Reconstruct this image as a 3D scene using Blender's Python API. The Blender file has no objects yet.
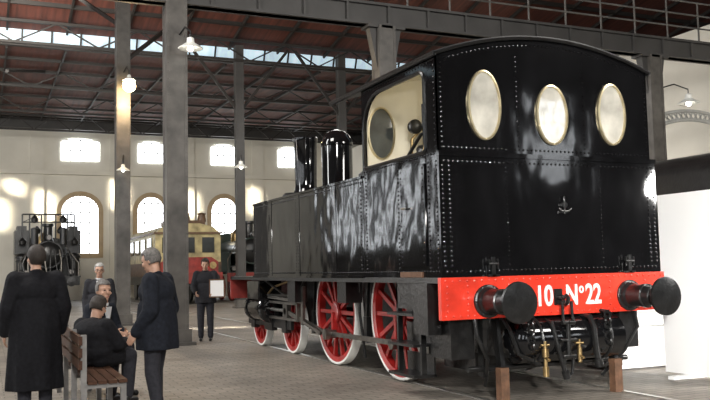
import bpy, math, random
import numpy as np
from mathutils import Vector, Matrix
random.seed(7)
COL=bpy.context.scene.collection
pi=math.pi
# ---------------------------------------------------------------- camera
f,pan,tilt,roll=832.2269,0.4200,0.0807,-0.0220
C=Vector((-5.6392,-7.2599,1.4244))
F=Vector((math.sin(pan)*math.cos(tilt),math.cos(pan)*math.cos(tilt),math.sin(tilt)))
R=Vector((math.cos(pan),-math.sin(pan),0)); U=R.cross(F)
R2=math.cos(roll)*R+math.sin(roll)*U; U2=-math.sin(roll)*R+math.cos(roll)*U
cd=bpy.data.cameras.new("camera"); cam=bpy.data.objects.new("camera",cd); COL.objects.link(cam)
M=Matrix(((R2.x,U2.x,-F.x,C.x),(R2.y,U2.y,-F.y,C.y),(R2.z,U2.z,-F.z,C.z),(0,0,0,1)))
cam.matrix_world=M; cd.sensor_width=36; cd.lens=f/710*36; cd.clip_end=300
bpy.context.scene.camera=cam
# ---------------------------------------------------------------- materials
def mat(name,col,rough=.5,metal=0,var=.15,scale=6,bump=0,bscale=20,emit=0,coat=0,spec=.5,stretch=(1,1,1),ecol=None):
    m=bpy.data.materials.new(name); m.use_nodes=True; nt=m.node_tree; b=nt.nodes["Principled BSDF"]
    b.inputs["Roughness"].default_value=rough; b.inputs["Metallic"].default_value=metal
    b.inputs["Coat Weight"].default_value=coat; b.inputs["Coat Roughness"].default_value=.05
    b.inputs["Specular IOR Level"].default_value=spec
    tc=nt.nodes.new("ShaderNodeTexCoord"); mp=nt.nodes.new("ShaderNodeMapping"); mp.inputs["Scale"].default_value=stretch
    nt.links.new(tc.outputs["Object"],mp.inputs[0])
    n=nt.nodes.new("ShaderNodeTexNoise"); n.inputs["Scale"].default_value=scale; n.inputs["Detail"].default_value=4
    nt.links.new(mp.outputs[0],n.inputs["Vector"])
    r=nt.nodes.new("ShaderNodeValToRGB")
    r.color_ramp.elements[0].position=.3; r.color_ramp.elements[1].position=.7
    r.color_ramp.elements[0].color=tuple(max(0,c*(1-var)) for c in col)+(1,)
    r.color_ramp.elements[1].color=tuple(min(1,c*(1+var)) for c in col)+(1,)
    nt.links.new(n.outputs[0],r.inputs[0]); nt.links.new(r.outputs[0],b.inputs["Base Color"])
    if bump:
        n2=nt.nodes.new("ShaderNodeTexNoise"); n2.inputs["Scale"].default_value=bscale; nt.links.new(mp.outputs[0],n2.inputs["Vector"])
        if bscale<4: n2.inputs["Detail"].default_value=1.5
        bp=nt.nodes.new("ShaderNodeBump"); bp.inputs["Strength"].default_value=bump; bp.inputs["Distance"].default_value=.02
        nt.links.new(n2.outputs[0],bp.inputs["Height"]); nt.links.new(bp.outputs[0],b.inputs["Normal"])
    if emit:
        b.inputs["Emission Color"].default_value=tuple(ecol or col)+(1,); b.inputs["Emission Strength"].default_value=emit
    return m
BLACK=mat("gloss_black_paint",(.005,.005,.0055),.07,0,.3,3,.42,2.6,spec=.6,stretch=(1,1,.65))
BLK2=mat("satin_black_iron",(.011,.011,.011),.28,0,.4,8,.2,30,spec=.45)
ROOFB=mat("roof_black",(.01,.01,.011),.35,0,.3,4,.1,10,spec=.4)
REDB=mat("signal_red_paint",(.66,.04,.02),.32,0,.22,4,.05,6,coat=.3)
REDW=mat("wheel_red_paint",(.36,.016,.014),.35,0,.3,6,coat=.3)
DRED=mat("faded_red_paint",(.22,.022,.016),.45,0,.3,6)
WHT=mat("white_paint",(.8,.79,.75),.4,0,.05)
BRASS=mat("brass",(.45,.32,.15),.3,.9,.3,10)
PBRASS=mat("pale_brass",(.7,.6,.38),.3,.8,.15,10)
STEEL=mat("bright_steel",(.5,.49,.46),.3,.9,.2,10)
DSTEEL=mat("oily_steel",(.15,.14,.125),.33,.8,.3,10)
CREAM=mat("cab_cream_paint",(.85,.79,.62),.5,0,.1,2)
GLASS=mat("window_glass",(.48,.46,.4),.04,0,.45,2.6,spec=1,bump=.12,bscale=3)  # opaque pane; mottled pale colour stands in for reflections and the cream interior
GLASSD=mat("dark_glass",(.055,.06,.057),.08,0,.5,3,spec=.5)
DGL=mat("carriage_glass",(.03,.032,.03),.12,0,.3,3,spec=.35)
RUST=mat("rusty_wood",(.12,.06,.032),.75,0,.35,12,.3,20)
WOOD=mat("bench_wood",(.065,.03,.017),.6,0,.3,4,.1,20,stretch=(8,1,8),spec=.2)
COLG=mat("worn_grey_column_paint",(.08,.073,.065),.45,0,.4,3,.05,20)
BEAMG=mat("grey_girder_paint",(.04,.038,.036),.5,0,.2,2)
DARKST=mat("dark_roof_steel",(.013,.01,.008),.6,0,.2,2)
WALL=mat("cream_wall_plaster",(.68,.65,.57),.85,0,.09,.6,.05,5)
DWALL=mat("dark_brick_wall",(.07,.06,.05),.85,0,.3,.6)  # dark brick colour, picked for contrast in the glossy paint
OCHRE=mat("ochre_stone",(.42,.32,.2),.8,0,.12,2)
ROOFR=mat("red_roof_planks",(.085,.026,.017),.7,0,.45,1.2,stretch=(6,.3,1))
DAY=mat("daylight_glass",(.92,.96,1),.4,0,.02,1,emit=6)
SKY=mat("skylight_glass",(.45,.58,.66),.4,0,.5,1.1,emit=.8,stretch=(2,1,1))
BULB=mat("lamp_bulb",(1,.8,.5),.4,emit=26,var=0,ecol=(1,.7,.32))
BULBC=mat("lamp_core",(1,.9,.7),.4,emit=250,var=0)
BULB2=mat("lamp_bulb_soft",(1,.95,.85),.4,emit=14,var=0)
ENAM=mat("white_enamel",(.7,.7,.66),.35)
BOARD=mat("white_board",(.95,.95,.94),.6,0,.005,2)
SKIN=mat("skin",(.5,.29,.2),.5,0,.08,12)
COATB=mat("black_wool",(.009,.009,.011),.85,0,.3,30,.7,11,spec=.2)
COATN=mat("navy_wool",(.012,.014,.02),.85,0,.3,30,.7,11,spec=.2)
GREYT=mat("dark_grey_trousers",(.03,.03,.036),.85,0,.2,30,.5,14,spec=.2)
SUIT=mat("charcoal_suit",(.024,.024,.028),.85,0,.2,30,.3,14,spec=.2)
SHIRT=mat("white_shirt",(.7,.7,.7),.8)
SHOE=mat("black_shoe",(.01,.01,.01),.35)
HAIRD=mat("dark_brown_hair",(.025,.017,.012),.6,0,.4,60,.5,120)
HAIRG=mat("grey_hair",(.13,.12,.11),.6,0,.4,60,.5,120)
HAIRW=mat("white_hair",(.42,.41,.39),.6,0,.3,60,.5,120)
EYE=mat("eye",(.05,.035,.03),.2); LIP=mat("lip",(.4,.17,.14),.5)
GREENB=mat("dark_green_paint",(.02,.035,.028),.3,coat=.3)
LBROWN=mat("brown_coach_paint",(.1,.055,.028),.5,0,.4,5); LCREAM=mat("worn_cream_paint",(.36,.3,.15),.5,0,.45,3)
CANV=mat("pale_sheet",(.85,.85,.82),.8,0,.1,14)
MESH=mat("pale_grey_lattice",(.4,.4,.38),.8,0,.1,14)
LEG=mat("grey_iron_leg",(.2,.19,.18),.6,0,.2,14)
def floor_mat():
    m=bpy.data.materials.new("paving"); m.use_nodes=True; nt=m.node_tree; b=nt.nodes["Principled BSDF"]
    b.inputs["Roughness"].default_value=.55
    tc=nt.nodes.new("ShaderNodeTexCoord")
    br=nt.nodes.new("ShaderNodeTexBrick"); br.inputs["Scale"].default_value=1; br.inputs["Brick Width"].default_value=.24; br.inputs["Row Height"].default_value=.12
    br.inputs["Mortar Size"].default_value=.008; br.inputs["Color1"].default_value=(.27,.245,.215,1); br.inputs["Color2"].default_value=(.205,.187,.163,1); br.inputs["Mortar"].default_value=(.1,.092,.083,1)
    nt.links.new(tc.outputs["Object"],br.inputs["Vector"])
    n=nt.nodes.new("ShaderNodeTexNoise"); n.inputs["Scale"].default_value=.7; n.inputs["Detail"].default_value=6; nt.links.new(tc.outputs["Object"],n.inputs["Vector"])
    mx=nt.nodes.new("ShaderNodeMixRGB"); mx.blend_type='MULTIPLY'; mx.inputs[0].default_value=.7
    r=nt.nodes.new("ShaderNodeValToRGB"); r.color_ramp.elements[0].position=.3; r.color_ramp.elements[0].color=(.5,.48,.45,1); r.color_ramp.elements[1].position=.7; r.color_ramp.elements[1].color=(1.3,1.25,1.18,1)
    nt.links.new(n.outputs[0],r.inputs[0]); nt.links.new(br.outputs[0],mx.inputs[1]); nt.links.new(r.outputs[0],mx.inputs[2]); nt.links.new(mx.outputs[0],b.inputs["Base Color"])
    bp=nt.nodes.new("ShaderNodeBump"); bp.inputs["Strength"].default_value=.4; bp.inputs["Distance"].default_value=.01; nt.links.new(br.outputs[0],bp.inputs["Height"]); nt.links.new(bp.outputs[0],b.inputs["Normal"])
    return m
FLOOR=floor_mat()
# ---------------------------------------------------------------- mesh builder
def basis(d):
    d=Vector(d).normalized(); a=Vector((0,0,1)) if abs(d.z)<.9 else Vector((0,1,0))
    u=d.cross(a).normalized(); v=d.cross(u).normalized(); return u,v,d
class MB:
    def __init__(s): s.v=[]; s.f=[]
    def add(s,vs,fs):
        o=len(s.v); s.v+=[Vector(x) for x in vs]; s.f+=[tuple(i+o for i in q) for q in fs]; return s
    def merge(s,o,m=None):
        s.add([m@x for x in o.v] if m is not None else o.v,o.f); return s
    def box(s,x0,x1,y0,y1,z0,z1):
        v=[(x,y,z) for z in(z0,z1) for y in(y0,y1) for x in(x0,x1)]
        return s.add(v,[(0,2,3,1),(4,5,7,6),(0,1,5,4),(2,6,7,3),(0,4,6,2),(1,3,7,5)])
    def bar(s,p0,p1,w,h):
        u,v,d=basis(Vector(p1)-Vector(p0)); vs=[]
        for p in(p0,p1):
            for a,b in((-1,-1),(1,-1),(1,1),(-1,1)): vs.append(Vector(p)+u*a*w/2+v*b*h/2)
        return s.add(vs,[(0,1,2,3),(7,6,5,4),(0,4,5,1),(1,5,6,2),(2,6,7,3),(3,7,4,0)])
    def rings(s,rs,cap=True):
        n=len(rs[0]); vs=[p for r in rs for p in r]; fs=[]
        for k in range(len(rs)-1):
            for i in range(n):
                j=(i+1)%n; fs.append((k*n+i,k*n+j,(k+1)*n+j,(k+1)*n+i))
        if cap: fs.append(tuple(range(n))[::-1]); fs.append(tuple((len(rs)-1)*n+i for i in range(n)))
        return s.add(vs,fs)
    def lathe(s,prof,o,axis,n=24,sx=1,sy=1,cap=True):
        u,v,d=basis(axis); o=Vector(o)
        return s.rings([[o+d*h+(u*math.cos(2*pi*i/n)*sx+v*math.sin(2*pi*i/n)*sy)*max(r,1e-4) for i in range(n)] for r,h in prof],cap)
    def cyl(s,p0,p1,r0,r1=None,n=16):
        d=Vector(p1)-Vector(p0); return s.lathe([(r0,0),(r0 if r1 is None else r1,d.length)],p0,d,n)
    def sph(s,c,r,nu=16,nv=10):
        if not hasattr(r,'__len__'): r=(r,r,r)
        c=Vector(c); rs=[]
        for k in range(nv+1):
            t=pi*(k+.02*(k==0)-.02*(k==nv))/nv
            rs.append([c+Vector((r[0]*math.sin(t)*math.cos(2*pi*i/nu),r[1]*math.sin(t)*math.sin(2*pi*i/nu),-r[2]*math.cos(t))) for i in range(nu)])
        return s.rings(rs)
    def cap(s,p0,r0,p1,r1,n=10):
        s.cyl(p0,p1,r0,r1,n); s.sph(p0,r0,n,6); s.sph(p1,r1,n,6); return s
    def tube(s,pts,r,n=8):
        pts=[Vector(p) for p in pts]; rs=[]
        for i,p in enumerate(pts):
            d=(pts[min(i+1,len(pts)-1)]-pts[max(i-1,0)]).normalized()
            if i==0: u=basis(d)[0]
            u=(u-d*u.dot(d)).normalized(); v=d.cross(u)
            rs.append([p+(u*math.cos(2*pi*k/n)+v*math.sin(2*pi*k/n))*r for k in range(n)])
        return s.rings(rs)
    def torus(s,c,Rr,r,axis,n=28,m=8,sx=1,sy=1):
        u,v,d=basis(axis); c=Vector(c); vs=[];fs=[]
        for i in range(n):
            a=2*pi*i/n; e=(u*math.cos(a)*sx+v*math.sin(a)*sy)
            en=(u*math.cos(a)*sy+v*math.sin(a)*sx).normalized()
            for k in range(m):
                b=2*pi*k/m; vs.append(c+e*Rr+(en*math.cos(b)+d*math.sin(b))*r)
        for i in range(n):
            for k in range(m): fs.append((i*m+k,((i+1)%n)*m+k,((i+1)%n)*m+(k+1)%m,i*m+(k+1)%m))
        return s.add(vs,fs)
    def prism(s,poly,axis,a,b):
        def P(p,t): return (p[0],t,p[1]) if axis=='y' else ((t,p[0],p[1]) if axis=='x' else (p[0],p[1],t))
        return s.rings([[P(p,a) for p in poly],[P(p,b) for p in poly]])
    def holeplate(s,outer,inner,axis,a,b):
        def P(p,t): return (p[0],t,p[1]) if axis=='y' else (t,p[0],p[1])
        n=len(outer); vs=[P(p,a) for p in outer]+[P(p,a) for p in inner]+[P(p,b) for p in inner]+[P(p,b) for p in outer]; fs=[]
        for i in range(n):
            j=(i+1)%n
            for k in range(4): fs.append((k*n+i,k*n+j,((k+1)%4)*n+j,((k+1)%4)*n+i))
        return s.add(vs,fs)
    def rivets(s,pts,nrm,r=.013):
        u,v,d=basis(nrm)
        for p in pts:
            p=Vector(p)
            s.rings([[p+(u*math.cos(pi*i/3)+v*math.sin(pi*i/3))*rr+d*h for i in range(6)] for rr,h in((r,-.004),(r*.85,r*.45),(r*.35,r*.75))])
        return s
def line(a,b,n): a=Vector(a);b=Vector(b); return [a+(b-a)*(i/(n-1)) for i in range(n)]
OFF={}
import bmesh
def obj(mb,name,m,parent=None,label=None,recenter=True,ang=.6,smooth=True):
    me=bpy.data.meshes.new(name); vs=mb.v
    if recenter:
        lo=Vector((min(v.x for v in vs),min(v.y for v in vs),min(v.z for v in vs))); hi=Vector((max(v.x for v in vs),max(v.y for v in vs),max(v.z for v in vs)))
        c=(lo+hi)/2
        if parent is None: c.z=lo.z
    else: c=Vector((0,0,0))
    me.from_pydata([v-c for v in vs],[],mb.f); me.update()
    bm=bmesh.new(); bm.from_mesh(me); bmesh.ops.recalc_face_normals(bm,faces=bm.faces); bm.to_mesh(me); bm.free()
    if smooth:
        me.polygons.foreach_set("use_smooth",[True]*len(me.polygons)); me.set_sharp_from_angle(angle=ang)
    if m: me.materials.append(m)
    o=bpy.data.objects.new(name,me); COL.objects.link(o); OFF[o.name]=c
    if parent is not None:
        o.parent=parent; o.location=c-OFF[parent.name]
    else: o.location=c
    if label: o["label"]=label
    return o
def thing(name,base,label,cat,rot=0,local=False,group=None):
    e=bpy.data.objects.new(name,None); COL.objects.link(e); e.location=base; e.rotation_euler=(0,0,rot); e.empty_display_size=.3
    e["label"]=label; e["category"]=cat
    if group: e["group"]=group
    OFF[e.name]=Vector((0,0,0)) if local else Vector(base)
    return e
def tag(o,label,cat,group=None):
    o["label"]=label; o["category"]=cat
    if group: o["group"]=group
    return o
def struct(o): o["kind"]="structure"; return o
# ---------------------------------------------------------------- room
WY=40.0
struct(obj(MB().box(-16,45,-18,WY,-.2,0),"floor",FLOOR,recenter=False))
wb=MB().box(-16,45,WY,WY+.5,0,9.6)
for x in(-3.1,1.0,5.0,9.15,13.2): wb.box(x-.35,x+.35,WY-.12,WY+.01,0,9.2)
struct(obj(wb,"wall_back",WALL))
struct(obj(MB().box(14,14.4,4,WY-.05,0,8.4),"wall_right",WALL))
struct(obj(MB().box(-16.4,-16,-18,WY,0,12),"wall_left",DWALL))
struct(obj(MB().box(-16,45,-18.4,-18,0,12),"wall_front",DWALL))
struct(obj(MB().box(-16,14,WY-.3,WY,6.75,6.95),"trim_1",WALL))
struct(obj(MB().box(-16,45,WY-.9,WY-.2,9.1,9.6),"trim_2",BEAMG))
wn=[0]
def windw(x,z0,z1,w,arch,surround=True):
    wn[0]+=1
    def outl(w,z0,z1,a):
        p=[(x-w/2,z0),(x+w/2,z0)]; zs=z1-a
        for i in range(13):
            t=pi*i/12; p.append((x+w/2*math.cos(t),zs+a*math.sin(t)))
        return p
    if surround: struct(obj(MB().holeplate(outl(w+.5,z0-.25,z1+.27,arch+.25),outl(w,z0,z1,arch),'y',WY-.1,WY),"trim_%d"%(wn[0]+10),OCHRE))
    g=struct(obj(MB().prism(outl(w,z0,z1,arch),'y',WY-.05,WY-.02),"window_%d"%wn[0],DAY))
    b=MB(); 
    for k in range(1,4): b.box(x-w/2+w*k/4-.03,x-w/2+w*k/4+.03,WY-.09,WY-.05,z0,z1-arch*(.35 if k!=2 else 0))
    for k in range(1,int((z1-z0)/.55)+1): b.box(x-w/2,x+w/2,WY-.09,WY-.05,z0+k*.55-.03,z0+k*.55+.03)
    obj(b,"window_frame",WHT,g)
for x,w in((-.9,2.0),(2.9,1.4),(7.1,1.5),(11.2,1.5)): windw(x,7.55,8.75,w,.25,False)
for x,w in((-.9,1.9),(2.9,1.5),(7.1,1.5),(11.2,1.5)): windw(x,2.5,5.6,w,.8,True)
for i,y in enumerate((-12,-8,-4,0,4,8,12,16,20,24,28,32,36)):  # unseen glowing windows, added in number for crisp streak reflections on the tank
    g=struct(obj(MB().box(-16.0,-15.95,y,y+1.5,2.4,6.4),"window_%d"%(60+i),DAY))
    b=MB()
    for k in range(1,3): b.box(-15.95,-15.9,y+.5*k-.04,y+.5*k+.04,2.4,6.4)
    for k in range(1,5): b.box(-15.95,-15.9,y,y+1.5,2.4+.8*k-.04,2.4+.8*k+.04)
    obj(b,"window_frame",BLK2,g)
for i,x in enumerate((-6,4,13,22)):  # unseen glowing windows added behind the camera for highlights on the cab rear
    g=struct(obj(MB().box(x,x+1.6,-18,-17.95,4.5,7.5),"window_%d"%(40+i),DAY))
    b=MB()
    for k in range(1,3): b.box(x+.53*k-.04,x+.53*k+.04,-17.95,-17.9,4.5,7.5)
    for k in range(1,4): b.box(x,x+1.6,-17.95,-17.9,4.5+.75*k-.04,4.5+.75*k+.04)
    obj(b,"window_frame",BLK2,g)
def quad(mb,a,b,c,d,t=.08):
    n=(Vector(b)-Vector(a)).cross(Vector(d)-Vector(a)).normalized()*t
    vs=[Vector(p) for p in(a,b,c,d)]+[Vector(p)+n for p in(a,b,c,d)]
    mb.add(vs,[(0,1,2,3),(4,5,6,7),(0,1,5,4),(1,2,6,5),(2,3,7,6),(3,0,4,7)])
RB=9.65; RT=10.2
cm=MB(); quad(cm,(-16,24,RT),(45,24,RT),(45,-6,16),(-16,-6,16)); quad(cm,(-16,24.2,RB),(45,24.2,RB),(45,WY+.4,RB),(-16,WY+.4,RB))
quad(cm,(-16,-6,16),(45,-6,16),(45,-18,12),(-16,-18,12))
struct(obj(cm,"ceiling",ROOFR))
sk=MB(); quad(sk,(-16,24.2,RB),(45,24.2,RB),(45,24,RT),(-16,24,RT),.03)
struct(obj(sk,"window_30",SKY))
b=MB()
for i in range(60): x=-15.5+i*1.0; b.bar((x,24.15,RB-.05),(x,23.9,RT),.06,.06)
b.box(-16,45,24.0,24.2,RB-.12,RB+.04); b.box(-16,45,23.8,24.0,RT-.02,RT+.18)
struct(obj(b,"trim_3",DARKST))
sk=MB(); quad(sk,(8,9.0,13.0),(30,9.0,13.0),(30,6.6,13.4),(8,6.6,13.4),.03)
struct(obj(sk,"window_31",SKY))
for y,z0,z1,st in((28,8.9,9.6,1.2),(33,8.8,9.6,1.2),(37.5,8.7,9.55,.9),(23.0,9.35,10.2,1.4),(19.5,10.1,11.0,1.5),(12,11.2,12.4,1.6)):
    b=MB(); b.box(-16,44,y-.06,y+.06,z1-.1,z1); b.box(-16,44,y-.06,y+.06,z0,z0+.09)
    k=0; x=-16
    while x<43:
        b.bar((x,y,z0+.05) if k%2==0 else (x,y,z1-.05),(x+st,y,z1-.05) if k%2==0 else (x+st,y,z0+.05),.05,.05)
        x+=st; k+=1
    tag(obj(b,"roof_truss",DARKST),"long dark steel lattice truss under the red roof","truss","steel roof trusses")
b=MB()
for i in range(29):
    x=-15+i*2; b.bar((x,23.9,10.1),(x,-6,15.9),.07,.2); b.bar((x,24.3,9.55),(x,WY,9.55),.06,.13)
for y in (26,30.5,35.5,38.5): b.box(-16,45,y-.05,y+.05,9.5,9.6)
for k in range(1,15): y=23.9-k*2; z=10.1+k*2*5.85/30; b.box(-16,45,y-.05,y+.05,z-.1,z+.05)
struct(obj(b,"trim_4",DARKST))
# columns
def column(x,y,top,w,label,capital=True):
    e=thing("steel_column",(x,y,0),label,"column",group="riveted steel roof columns")
    b=MB(); h=w/2
    b.box(x-h,x+h,y-h,y-h+.025,.3,top); b.box(x-h,x+h,y+h-.025,y+h,.3,top); b.box(x-.02,x+.02,y-h+.02,y+h-.02,.3,top)
    b.box(x-h,x-h+.06,y-h-.012,y-h,.3,top); b.box(x+h-.06,x+h,y-h-.012,y-h,.3,top)
    b.box(x-h-.012,x-h,y-h,y-h+.09,.3,top); b.box(x-h-.012,x-h,y+h-.09,y+h,.3,top); b.box(x-h,x-h+.02,y-h,y+h,.3,top)
    z=.4
    while z<top: b.rivets([(x-h+.03,y-h-.012,z),(x+h-.03,y-h-.012,z)],(0,-1,0),.016); z+=.16
    obj(b,"shaft",COLG if w>.35 else BEAMG,e)
    b=MB(); b.box(x-h-.12,x+h+.12,y-h-.12,y+h+.12,0,.06); b.box(x-h-.05,x+h+.05,y-h-.05,y+h+.05,.06,.3)
    obj(b,"base_plate",COLG,e)
    if capital:
        b=MB(); b.prism([(x-h,top-1.0),(x+h,top-1.0),(x+h+.2,top),(x-h-.2,top)],'y',y-.1,y+.1); b.box(x-h-.25,x+h+.25,y-h,y+h,top-.06,top)
        obj(b,"capital",BEAMG,e)
    return e
column(-2.2,9.1,11.2,.4,"tall grey riveted steel column beside the locomotive",False)
column(-2.2,16,10.9,.36,"tall grey riveted steel column farther down the hall",False)
column(2.45,9.1,6.75,.4,"grey steel column under the crossing girder")
column(10.2,9.1,6.75,.4,"grey steel column under the girder by the side wall")
column(3.2,23.2,10.0,.3,"slim dark steel column near the back of the hall",False)
column(7.45,23.2,10.0,.3,"slim dark steel column near the back of the hall",False)
g=thing("roof_girder",(6,9.1,6.75),"long dark grey plate girder spanning the columns","girder")
b=MB(); b.box(-10,30,9.0,9.2,6.75,7.25); b.box(-10,30,8.92,9.28,6.75,6.8); b.box(-10,30,8.92,9.28,7.2,7.26)
x=-9.5
while x<30: b.box(x,x+.05,8.93,9.0,6.8,7.2); x+=1.0
obj(b,"girder_web",BEAMG,g)
b=MB(); x=3
while x<30: b.cyl((x,8.95,7.25),(x,8.95,8.3),.025,n=6); x+=1.1
for z in(7.6,7.95,8.3): b.cyl((3,8.95,z),(30,8.95,z),.022,n=6)
obj(b,"railing",COLG,g,"thin steel walkway railing")
for a,c in(((-2.2,16,7.2),(1.6,19.5,11.0)),((-2.2,9.1,8.2),(1.5,12,12.3)),((3.2,23.2,7.4),(5.2,23.2,10)),((3.2,23.2,7.4),(1.2,23.2,10)),((7.45,23.2,7.4),(5.5,23.2,10)),((7.45,23.2,7.4),(9.4,23.2,10)),((-2.2,16,8.2),(-4.6,19.5,11.0)),((-5,23.2,8.4),(-3.5,28,9.6))):
    tag(obj(MB().bar(a,c,.1,.1),"roof_brace",DARKST),"slanting dark steel brace from column to roof","brace","roof braces")
cv=thing("arched_canopy",(13,10.5,0),"pale grey lattice arch standing by the side wall","canopy")
b=MB()
def ap(r,t,y): return (12.6+r*math.cos(t),y,3.9+r*.62*math.sin(t))
N=44
for r in(2.75,2.35): b.tube([ap(r,pi*i/30,10.05) for i in range(31)],.05,6)
for i in range(N):
    t0,t1=pi*i/N,pi*(i+1)/N; b.bar(ap(2.35,t0,10.05),ap(2.75,t1,10.05),.035,.035); b.bar(ap(2.75,t0,10.05),ap(2.35,t1,10.05),.035,.035)
obj(b,"lattice_arch",MESH,cv)
for x in(9.87,10.23): obj(MB().box(x-.04,x+.04,10.0,10.1,0,3.92),"post",MESH,cv)
# ---------------------------------------------------------------- lamps
def lamp(p,anchor,label,sc=1,bulb=BULB2,power=0,bs=1):
    e=thing("hanging_lamp",p,label,"lamp"); x,y,z=p
    b=MB().lathe([(.02,.16),(.06,.14),(.07,.06),(.22,-.04),(.215,-.05),(.06,.05),(.05,.13)],(0,0,0),(0,0,1),20,cap=False)
    b.v=[v*sc+Vector(p) for v in b.v]; obj(b,"lamp_shade",ENAM,e)
    obj(MB().sph((x,y,z-.05*sc*bs),(.05*sc*bs,.05*sc*bs,.05*sc*bs)),"bulb",bulb,e)
    if bs>2: obj(MB().sph((x,y-.05*sc*bs,z-.05*sc*bs),.025*sc*bs),"bulb_core",BULBC,e)
    a=Vector(anchor); t=Vector((x,y,z+.15*sc))
    obj(MB().tube([a,a+(t-a)*.5+Vector((0,0,.18)),t+Vector((0,0,.12)),t],.018),"bracket",BLK2,e)
    if power:
        l=bpy.data.lights.new("lamp_light",'POINT'); l.energy=power; l.color=(1,.7,.38); l.shadow_soft_size=.1
        lo=bpy.data.objects.new("lamp_light",l); COL.objects.link(lo); lo.location=(x,y-.3,z-.5)
lamp((-2.05,8.4,5.75),(-2.15,8.9,6.1),"white enamelled lamp on a bracket from the column",1.1)
lamp((-2.12,15.4,6.62),(-2.2,15.8,6.9),"glowing warm lamp fixed to the far column",.8,BULB,200,4.4)
lamp((-2.25,15.6,4.2),(-2.2,15.8,4.5),"small white lamp low on the column",.8)
lamp((3.1,22.7,5.3),(3.2,23.0,5.6),"small white lamp on a distant column",1.2)
lamp((11.1,8.75,5.55),(10.4,9.0,5.9),"white enamelled lamp near the side wall",1.3)
# ---------------------------------------------------------------- main locomotive
L=thing("steam_locomotive",(0,4.3,0),"glossy black tank steam locomotive with red buffer beam and wheels","locomotive")
CW=1.4
def arch(x,h0=3.6,hh=.27): return h0+hh*(1-(x/CW)**2)
poly=[(-CW,1.3),(CW,1.3)]+[(CW-2*CW*i/20,arch(CW-2*CW*i/20)) for i in range(21)]
b=MB().prism(poly,'y',.1,.14)
RZ=.0135
for z in(2.64,): b.rivets(line((-1.34,.1,z),(1.34,.1,z),50),(0,-1,0),RZ)
for x in(-1.36,1.36): b.rivets(line((x,.1,2.64),(x,.1,3.52),18),(0,-1,0),RZ)
for x in(-.42,.47): b.rivets(line((x,.1,2.68),(x,.1,3.65),19),(0,-1,0),.01)
b.rivets([(x,.1,arch(x)-.07) for x in [(-1.3+2.6*i/48) for i in range(49)]],(0,-1,0),RZ)
obj(b,"cab_rear_panel",BLACK,L)
BW=1.43
b=MB().box(-BW,BW,.06,.099,1.3,2.58); b.box(-BW-.005,BW+.005,.045,.099,2.54,2.59)
for z in(1.36,2.49): b.rivets(line((-1.37,.06,z),(1.37,.06,z),50),(0,-1,0),RZ)
for x in(-1.39,1.39,-1.31,1.31): b.rivets(line((x,.06,1.42),(x,.06,2.44),22),(0,-1,0),RZ)
for x in(-.62,.62): b.rivets(line((x,.06,1.42),(x,.06,2.44),22),(0,-1,0),.01)
obj(b,"bunker_panel",BLACK,L)
def rr(y0,y1,z0,z1,r,n=6):
    pts=[]
    for cx,cz,a0 in((y1-r,z1-r,0),(y0+r,z1-r,pi/2),(y0+r,z0+r,pi),(y1-r,z0+r,3*pi/2)):
        for i in range(n): a=a0+pi/2*i/(n-1); pts.append((cx+r*math.cos(a),cz+r*math.sin(a)))
    return pts
def opening():
    y0,y1,z0=.38,1.93,2.62; pts=[]
    for cx,cz,a0,r in((y1-.42,3.49-.42,0,.42),(y0+.1,3.49-.1,pi/2,.1),(y0+.05,z0+.05,pi,.05),(y1-.05,z0+.05,3*pi/2,.05)):
        for i in range(6): a=a0+pi/2*i/5; pts.append((cx+r*math.cos(a),cz+r*math.sin(a)))
    return pts
OP=opening()
for sx in(-1,1):
    x0,x1=(-CW,-CW+.04) if sx<0 else (CW-.04,CW)
    b=MB(); b.holeplate(rr(.1,1.98,2.55,3.62,.01),OP,'x',x0,x1)
    b.box(x0,x1,.1,1.98,1.3,2.55)
    X=sx*CW; n=(sx,0,0)
    for y in(.17,.34,1.04,1.9): b.rivets(line((X,y,1.4),(X,y,2.5),24),n,RZ)
    b.rivets(line((X,.15,2.58),(X,1.93,2.58),30),n,RZ); b.rivets(line((X,.15,1.36),(X,1.93,1.36),30),n,RZ)
    b.rivets(line((X,.17,2.65),(X,.17,3.5),15),n,RZ); b.rivets(line((X,.3,3.55),(X,1.93,3.55),26),n,RZ)
    obj(b,"cab_side_panel",BLACK,L)
    b=MB(); path=[(X,p[0],p[1]) for p in OP]; path.append(path[0])
    b.tube(path,.022,6); obj(b,"opening_rim",BLK2,L)
    b=MB(); xi=X-sx*.045; b.holeplate(rr(.15,1.93,1.35,3.55,.01),[(min(p[0],1.92),p[1]) for p in OP],'x',min(xi,xi-sx*.005),max(xi,xi-sx*.005)); obj(b,"cab_lining",CREAM,L,"cream inner lining")
poly2=[(-CW+.04,1.3),(CW-.04,1.3)]+[((CW-.04)*(1-i/10),arch(CW*(1-i/10))) for i in range(21)]
obj(MB().prism(poly2,'y',1.95,1.98),"cab_front_panel",BLACK,L)
poly3=[((CW-.06)*p[0]/CW,p[1]-.03 if p[1]>2 else p[1]+.05) for p in poly]
obj(MB().prism(poly3,'y',1.935,1.945),"cab_lining",CREAM,L,"cream inner lining")
obj(MB().prism(poly3,'y',.145,.155),"cab_lining",CREAM,L,"cream inner lining")
obj(MB().box(-1.36,1.36,.14,1.95,1.3,1.4),"cab_floor",RUST,L)
def roofpts(y,e=0.0,t=.035,w=1.43):
    top=[(w*(1-i/12),3.6+.27*(1-((1-i/12))**2)) for i in range(25)]
    return [(p[0],y,p[1]+e+t) for p in top]+[(p[0],y,p[1]+e) for p in top[::-1]]
obj(MB().rings([roofpts(y) for y in(0.07,2.9)]),"cab_roof",ROOFB,L,"curved black cab roof",ang=.5)
obj(MB().rings([roofpts(y,-.03,.012,1.34) for y in(.16,1.93)]),"cab_ceiling",CREAM,L,"cream inner ceiling",ang=.5)
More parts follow.
